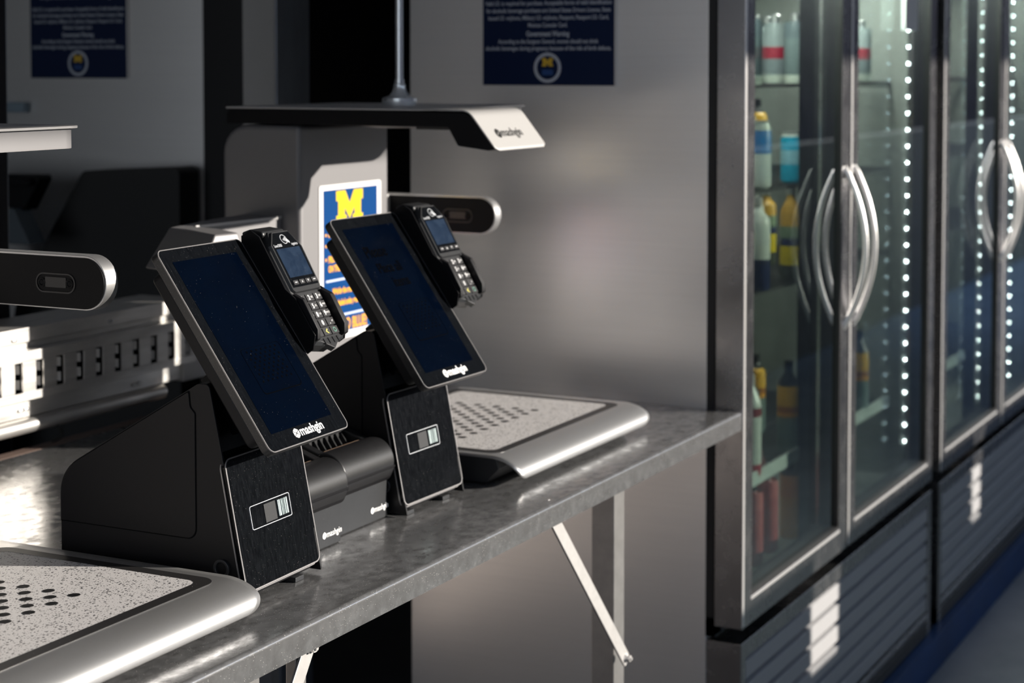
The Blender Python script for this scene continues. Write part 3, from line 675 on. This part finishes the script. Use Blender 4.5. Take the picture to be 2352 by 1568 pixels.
    # side guards beside the keypad
    for ua, ub in ((u0+.001,u0+.0095),(u1-.0125,u1-.001)):
        b = nb(); prism(b, [(.128,wf(.128)-.006),(.128,wf(.128)+.005),(.140,wf(.14)+.0125),(.188,wf(.188)+.0125),(.203,wf(.203)+.002),(.203,wf(.203)-.006)], 'x', ua, ub); obj('key_guard', b, M['blk'], t, .0012)
    b = nb(); prism(b, [(u0+.018,.127),(uc,.112),(u1-.018,.127),(u1-.022,.135),(u0+.022,.135)], 'z', .008, .018)
    for q in range(4): box(b, uc-.018+q*.012-.0008, uc-.018+q*.012+.0008, .120,.130,.018,.0195)
    obj('card_slot', b, M['gun'], t, .0008)
    return t
t1 = terminal(1.979,1.366,.0287,'black card payment terminal mounted beside the nearer touchscreen, in sharp focus')
t2 = copy_tree(t1); t2.location = (2.489,1.4247,zb); t2.rotation_euler = (PI/2-tl,0,-.0171); t2['label'] = 'black card payment terminal mounted beside the farther touchscreen, in front of the steel cooler side'

# ============================================================ RECEIPT PRINTERS
def printer(x1, yf, label):
    """x1: right side, yf: front of the lower box"""
    p = thing('receipt_printer', label, 'printer', (x1-.0725, yf, .9), (0,0,0), 'receipt printers between the kiosks'); h = .0695
    b = nb(); prism(b, [(0,.001),(0,.078),(.15,.095),(.15,.001)], 'x', -h, h+.003); bx = obj('lower_box', b, M['gun'], p, .0015)
    L = logobm(.0085); k = .052/max(v.co.x for v in L.verts); xf(L, FACE_NY(.022,-.0006,.016) @ Matrix.Scale(k,4)); obj('logo', L, M['white'], bx)
    # rolled front cover
    pr = [(.03,.056),(.002,.062),(-.008,.068),(-.0125,.078)]+[(.0225+.0365*math.cos(math.radians(a)), .090+.037*math.sin(math.radians(a))) for a in range(180,69,-6)]+[(.0365,.1205),(.0365,.100)]
    b = nb(); prism(b, pr, 'x', -h-.004, h+.004); cv = obj('front_cover', b, M['blk_sat'], p, .008, seg=4)
    b = nb(); prism(b, rpoly([(.03,.052),(-.003,.060),(-.0135,.082),(-.014,.085),(-.004,.080),(.03,.075)], [0,.012,.006,0,0,0],5), 'x', -h-.0045, h+.0045); obj('cover_band', b, M['blk'], p)
    for sx in (-1,1):
        b = nb(); prism(b, [(.026,.122),(.032,.124),(.067,.136),(.145,.141),(.145,.09),(.026,.09)], 'x', sx*(h-.006)-.009, sx*(h-.006)+.009); obj('side_rail', b, M['blk_sat'], p, .003)
    b = nb(); prism(b, [(.028,.09),(.028,.104),(.068,.104),(.073,.137),(.145,.141),(.145,.09)], 'x', -h+.003, h-.003); obj('rear_lid', b, M['blk'], p, .001)
    for q in range(7):
        x = -h+.022+q*.0155; b = nb(); prism(b, [(.048,.104),(.070,.104),(.0735,.137),(.071,.137)], 'x', x, x+.003); obj('paper_fin', b, M['blk_sat'], p, .0006)
    b = nb(); box(b, -h+.020, h-.018, .033,.040,.118,.1235); obj('receipt_paper_strip', b, M['paper'], p)
    b = nb(); box(b, -h+.0,-h+.010,.085,.105,.1385,.1395); obj('printer_sticker', b, M['sticker'], p)
    return p
p1 = printer(2.317, 1.475, 'nearer black receipt printer with rolled cover, half hidden by the nearer kiosk')
p2 = copy_tree(p1); p2.location = (2.481-.0725, 1.492, .9); p2['label'] = 'farther black receipt printer with grey lower box, against the farther kiosk'

b = nb(); tube(b, [(3.02,2.305,.925),(3.06,2.31,.932),(3.10,2.31,.945),(3.13,2.31,.955),(3.16,2.315,.9445),(3.18,2.32,.906)], .0065, 10)
tag(obj('blue_strap', b, M['strap']), 'dark blue strap end at the back of the counter behind the nearer kiosk', 'strap')
# leaf at the back of the counter
b = nb(); vs = [b.verts.new(p) for p in ((0,0,.001),(.03,-.012,.006),(.075,-.02,.002),(.06,.004,.010),(.028,.006,.007))]; b.faces.new(vs); bmesh.ops.solidify(b, geom=b.faces, thickness=.0008)
tag(obj('paper_scrap', b, M['paper'], loc=(2.62,2.19,.9005)), 'small pale paper scrap lying at the back of the counter', 'paper scrap')

# ============================================================ COOLERS
def cooler(x0, x1, xm, label, nled, zled, led=()):
    c = thing('glass_door_cooler', label, 'cooler', (x0,1.293,0)); W = x1-x0; yb = .793; m_ = xm-x0
    def at(name, b, m, par=c, **k): return obj(name, b, m, par, **k)
    for xa, xb in ((0,.035),(W-.035,W)):
        b = nb(); box(b, xa, xb, .079, yb, .0, 2.05); at('side_wall', b, M['cool_steel'], bevel=.0015)
    b = nb(); box(b, .035, W-.035, yb-.04, yb, 0, 2.05); at('back_wall', b, M['inside'])
    b = nb(); box(b, .035, W-.035, .079, yb, 2.0, 2.05); at('top', b, M['cool_steel'])
    b = nb(); box(b, .035, W-.035, .079, yb-.04, .02, .455); at('interior_floor', b, M['inside'])
    for xa in (.0355, W-.0395):
        b = nb(); box(b, xa, xa+.004, .08, yb-.04, .455, 2.0); at('liner', b, M['inside'])
    b = nb(); box(b, .012, W-.012, .064, .080, .42, 2.03); 
    bm = b; bmesh.ops.delete(bm, geom=list(bm.verts), context='VERTS')
    for q in ((.0,.045,.42,2.03),(W-.045,W,.42,2.03),(m_-.035,m_+.035,.42,2.03),(0,W,.42,.46),(0,W,1.98,2.03)):
        box(bm, q[0], q[1], .062, .080, q[2], q[3])
    at('door_seal', bm, M['gasket'])
    b = nb(); box(b, m_-.03, m_+.03, .082, .12, .45, 2.0); at('centre_mullion', b, M['blk'])
    # doors
    for k, (a, e) in enumerate(((0, m_-.004), (m_+.004, W))):
        fz0, fz1, zg, fw = .442, 2.03, .50, .058
        b = nb(); o_ = rrect(a, e, fz0, fz1, .001, 1); i_ = rrect(a+fw, e-fw, zg, fz1-.06, .001, 1)
        ring(b, o_, i_, 'y', .0, .060); d = at('door', b, M['frame_steel'], bevel=.009, seg=4)
        b = nb(); box(b, a+.0005, a+.0125, -.0015, .004, fz0+.006, fz1-.006); obj('edge_highlight', b, M['edge_steel'], d, .0008, label='bright strip added for the highlight on the door edge')  # added pale strip stands in for the sun highlight along the door edge
        b = nb(); box(b, a+fw-.002, e-fw+.002, -.0012, .003, zg-.008, zg-.001); obj('bottom_bead', b, M['edge_steel'], d, .0008)
        b = nb(); ring(b, rrect(a+fw-.004,e-fw+.004,zg-.004,fz1-.056,.001,1), rrect(a+fw+.006,e-fw-.006,zg+.008,fz1-.066,.001,1), 'y', .001, .05); obj('glazing_bead', b, M['gasket'], d)
        b = nb(); box(b, a+fw+.004, e-fw-.004, .010, .0105, zg+.006, fz1-.064); obj('glass_pane', b, M['glass'], d, smooth=False)
        b = nb(); box(b, a+fw+.004, e-fw-.004, .038, .0385, zg+.006, fz1-.064); obj('glass_pane', b, M['glass'], d, smooth=False)
        hx = e-.034 if k == 0 else a+.036
        pts = []
        for i in range(25):
            s_ = i/24; pts.append((hx, .004-.056*math.sin(s_*PI)**.8, 1.37-.385*s_))
        b = nb(); tube(b, pts, [.0068 if 1 < i < 23 else .0085 for i in range(25)], 12); obj('handle', b, M['edge_steel'], d)
    # lower grille
    b = nb(); 
    for q in ((0,.03,.0,.412),(W-.03,W,0,.412)): box(b, q[0], q[1], .0, .079, q[2], q[3])
    box(b, .03, W-.03, 0, .06, .375, .412); box(b, .03, W-.03, 0, .06, .045, .065); at('base_frame', b, M['frame_steel'], bevel=.002)
    b = nb()
    for q in range(6):
        z = .072+q*.051; prism(b, [(.004,z),(.004,z+.036),(.030,z+.047),(.034,z+.047),(.012,z+.034),(.008,z)], 'x', .03, W-.03)
    at('louvre_panel', b, M['louvre'], bevel=.0008)
    b = nb(); box(b, .03, W-.03, .045, .05, .06, .38); at('grille_backing', b, M['blk'])
    b = nb(); n = int(W/.012)
    for q in range(n):
        for z in (.012,.030): box(b, .004+q*.012, .010+q*.012, -.001, .002, z, z+.006)
    at('perforated_strip', b, M['leg_steel'])
    b = nb(); box(b, 0, W, .002, .06, 0, .045); at('toe_kick', b, M['blk'])
    # shelves
    for z in (1.575, 1.333, 1.098, .672):
        b = nb()
        for xa, xb in ((.045, m_-.01), (m_+.01, W-.045)):
            for ya in (.118, .30, .50, yb-.086): box(b, xa, xb, ya, ya+.006, z-.012, z-.006)
            nx_ = int((xb-xa)/.026)
            for q in range(nx_+1):
                xx = xa+(xb-xa-.004)*q/nx_; box(b, xx, xx+.004, .118, yb-.08, z-.0085, z-.005)
        sh = at('shelf', b, M['wire'], smooth=False)
        if z < .7:
            b = nb(); box(b, .045, m_-.01, .112, .118, z-.02, z+.012); box(b, m_+.01, W-.045, .112, .118, z-.02, z+.012); obj('price_strip', b, M['rack'], sh)
    # light strips
    for lx in led or (W-.052,):
        b = nb(); box(b, lx-.006, lx+.008, .066, .078, .5, 1.95); st = at('light_strip', b, M['inside'])
        b = nb()
        for q in range(nled):
            z = zled+q*.0462
            bmesh.ops.create_icosphere(b, subdivisions=1, radius=.0034, matrix=Matrix.Translation((lx-.008,.064,z)))
        obj('leds', b, M['led'], st, smooth=False)
    for cx_ in (m_*.5, (m_+W)/2):  # added fill lamps without real fittings, brighten the shelf contents
        la = bpy.data.lights.new('added_fill_light','AREA'); la.shape = 'RECTANGLE'; la.size = .4; la.size_y = .08; la.energy = 13; la.color = (1,1,.95)
        lo = bpy.data.objects.new('added_fill_light', la); COL.objects.link(lo); lo.parent = c; lo.location = (cx_, .16, 1.95); lo.rotation_euler = (math.radians(-12),0,0)
cooler(3.574, 5.14, 4.318, 'stainless two-door glass front cooler beside the counter end, bottles on its shelves', 33, .557)
cooler(5.232, 6.80, 6.03, 'second stainless glass front cooler at the right edge of the picture', 30, .537, (.765,1.22))
b = nb(); box(b, 0,.125, -.0015,0, 0,.22)
o = obj('hanging_tag', b, M['pwhite'], loc=(4.825,1.299,1.708)); tag(o, 'pale paper label hanging down the glass of the second door from the top edge', 'label')

b = nb(); box(b, 5.142, 5.230, 1.37, 1.40, 0, 2.05); struct('trim_gap_shade', b, M['void'])  # black filler: shade of the gap between coolers put in as colour
# ------------------------------------------------------------ drinks
def can(x, y, z, r, h, m, label, grp=None, cap=None, name='drink_can'):
    t = thing(name, label, 'can', (x,y,z), group=grp)
    b = nb(); lathe(b, [(r*.78,0),(r*.98,.006),(r,.012),(r,h-.018),(r*.86,h-.006),(r*.84,h-.004)], n=24); obj('can_body', b, m, t)
    b = nb(); lathe(b, [(r*.84,h-.006),(r*.86,h),(r*.80,h),(r*.78,h-.003)], n=24); obj('can_lid', b, M['alu'], t); return t
def bottle(x, y, z, r, h, m, label, capm=None, neck=.35, grp=None, liquid=None):
    t = thing('drink_bottle', label, 'bottle', (x,y,z), group=grp); hs = h*(1-neck)
    b = nb(); lathe(b, [(r*.9,0),(r,.008),(r,hs*.92),(r*.92,hs),(r*.45,h*.86),(r*.36,h*.9),(r*.36,h-.016)], n=24); obj('bottle_body', b, m, t)
    b = nb(); lathe(b, [(r*.42,h-.018),(r*.42,h),(r*.38,h+.001)], n=20); obj('bottle_cap', b, capm or M['blk'], t); return t
WH=(.62,.66,.62); BL=(.03,.16,.42); NV=(.01,.02,.08); CY=(.0,.35,.55); SV=(.55,.6,.55)
m1 = band('tall_can_print', [(0,WH),(.082,BL),(.135,SV)]); m2 = band('cyan_can_print', [(0,CY),(.045,(.25,.5,.6)),(.08,CY),(.112,SV)])
m3 = band('white_navy_print', [(0,NV),(.072,WH),(.19,(.5,.5,.5))]); m4 = band('navy_yellow_print', [(0,(.05,.06,.04)),(.035,(.85,.62,.0)),(.082,NV),(.1,(.2,.28,.18)),(.13,(.65,.36,.05))])
m5 = band('orange_label_print', [(0,(.16,.22,.2)),(.09,(.75,.32,.02)),(.10,(.35,.12,.01)),(.115,(.7,.38,.02)),(.165,(.02,.02,.02))])
m6 = band('patterned_white_print', [(0,(.35,.03,.05)),(.03,WH),(.14,(.2,.03,.04)),(.16,WH)]); m7 = band('pink_red_print', [(0,(.42,.10,.10)),(.13,(.50,.14,.14)),(.17,(.02,.02,.02))])
m8 = band('amber_print', [(0,(.62,.33,.07)),(.10,(.60,.24,.05)),(.155,(.02,.02,.02))]); m9 = band('pale_frosted_print', [(0,(.5,.55,.48)),(.02,(.13,.17,.17)),(.11,(.10,.13,.14))])
m10 = band('red_stripe_print', [(0,(.5,.55,.48)),(.02,(.2,.24,.25)),(.06,(.35,.02,.04)),(.09,(.3,.35,.35))])
# shelf heights 1.569, 1.327, 1.092, .666, floor .455 ; columns seen through the first door
SHZ = [1.5705, 1.3285, 1.0935, .6675, .4565]
can(4.065,1.435,SHZ[1],.0285,.158,m1,'tall white and blue drink can on the second shelf of the near cooler')
can(4.30,1.435,SHZ[1],.0265,.124,m2,'cyan drink can on the second shelf, right of the tall white can')
g = 'frosted bottles on the top shelf of the near cooler'
for x, y, mm, lb in ((4.015,1.44,m9,'frosted pale bottle on the top shelf against the left frame'),(4.10,1.50,m10,'frosted bottle with a red stripe, second on the top shelf'),(4.31,1.43,m9,'frosted pale bottle on the top shelf nearest the door gap'),(4.42,1.52,m10,'red striped bottle on the top shelf behind the door gap')):
    bottle(x,y,SHZ[0],.028,.17,mm,lb,M['alu'],.12,g)
bottle(4.055,1.435,SHZ[2],.031,.215,m3,'white bottle with navy base on the third shelf',M['alu_white'],.22)
bottle(4.16,1.50,SHZ[2],.030,.205,m3,'pale bottle standing behind the white and navy bottle on the third shelf',M['alu_white'],.22)
bottle(4.30,1.435,SHZ[2],.027,.225,m4,'yellow and navy labelled bottle on the third shelf by the door gap',M['alu'],.25)
bottle(4.00,1.43,SHZ[3],.027,.235,m6,'white patterned bottle on the fourth shelf against the left frame',M['alu_white'],.25)
bottle(4.11,1.47,SHZ[3],.025,.225,m5,'orange labelled bottle, second on the fourth shelf',M['blk'],.22)
bottle(4.29,1.435,SHZ[3],.027,.225,m5,'orange labelled bottle on the fourth shelf by the door gap',M['blk'],.22)
g = 'bottles standing on the floor of the near cooler'
bottle(4.02,1.43,SHZ[4],.026,.195,m7,'pink bottle on the cooler floor against the left frame',M['blk'],.12,g)
bottle(4.15,1.44,SHZ[4],.028,.195,m7,'pink bottle on the cooler floor, middle of three',M['blk'],.12,g)
bottle(4.30,1.43,SHZ[4],.027,.185,m8,'amber bottle on the cooler floor by the door gap',M['blk'],.12,g)
bottle(4.90,1.44,SHZ[0],.028,.165,m10,'pale bottle with red band on the top shelf behind the second door',M['alu'],.12)
bottle(4.875,1.43,SHZ[3],.026,.225,m5,'orange labelled bottle on the fourth shelf behind the second door',M['blk'],.22)

rows = {0:'top shelf',1:'second shelf',2:'third shelf',3:'fourth shelf',4:'cooler floor'}
styles = [('white and navy',m3,.205,M['alu_white']),('orange labelled',m5,.225,M['blk']),('yellow and navy',m4,.215,M['alu']),('pink',m7,.195,M['blk']),('red striped',m10,.17,M['alu'])]
pick = {0:(4,4,4,4),1:(0,2,0,1),2:(0,2,0,2),3:(1,1,2,1),4:(3,3,1,3)}
nth = ('leftmost','second from left','third from left','rightmost')
for sh in range(5):
    for k in range(4):
        nm, mm, hh, cp = styles[pick[sh][k]]
        xx = (4.155, 4.265, 4.41, 4.50)[k] if sh not in (0,2) else (4.22, 4.355, 4.48, 4.575)[k]
        bottle(xx, 1.595, SHZ[sh], .027, min(hh,.2), mm, f'{nm} bottle in the back row on the {rows[sh]}, {nth[k]}', cp, .2)
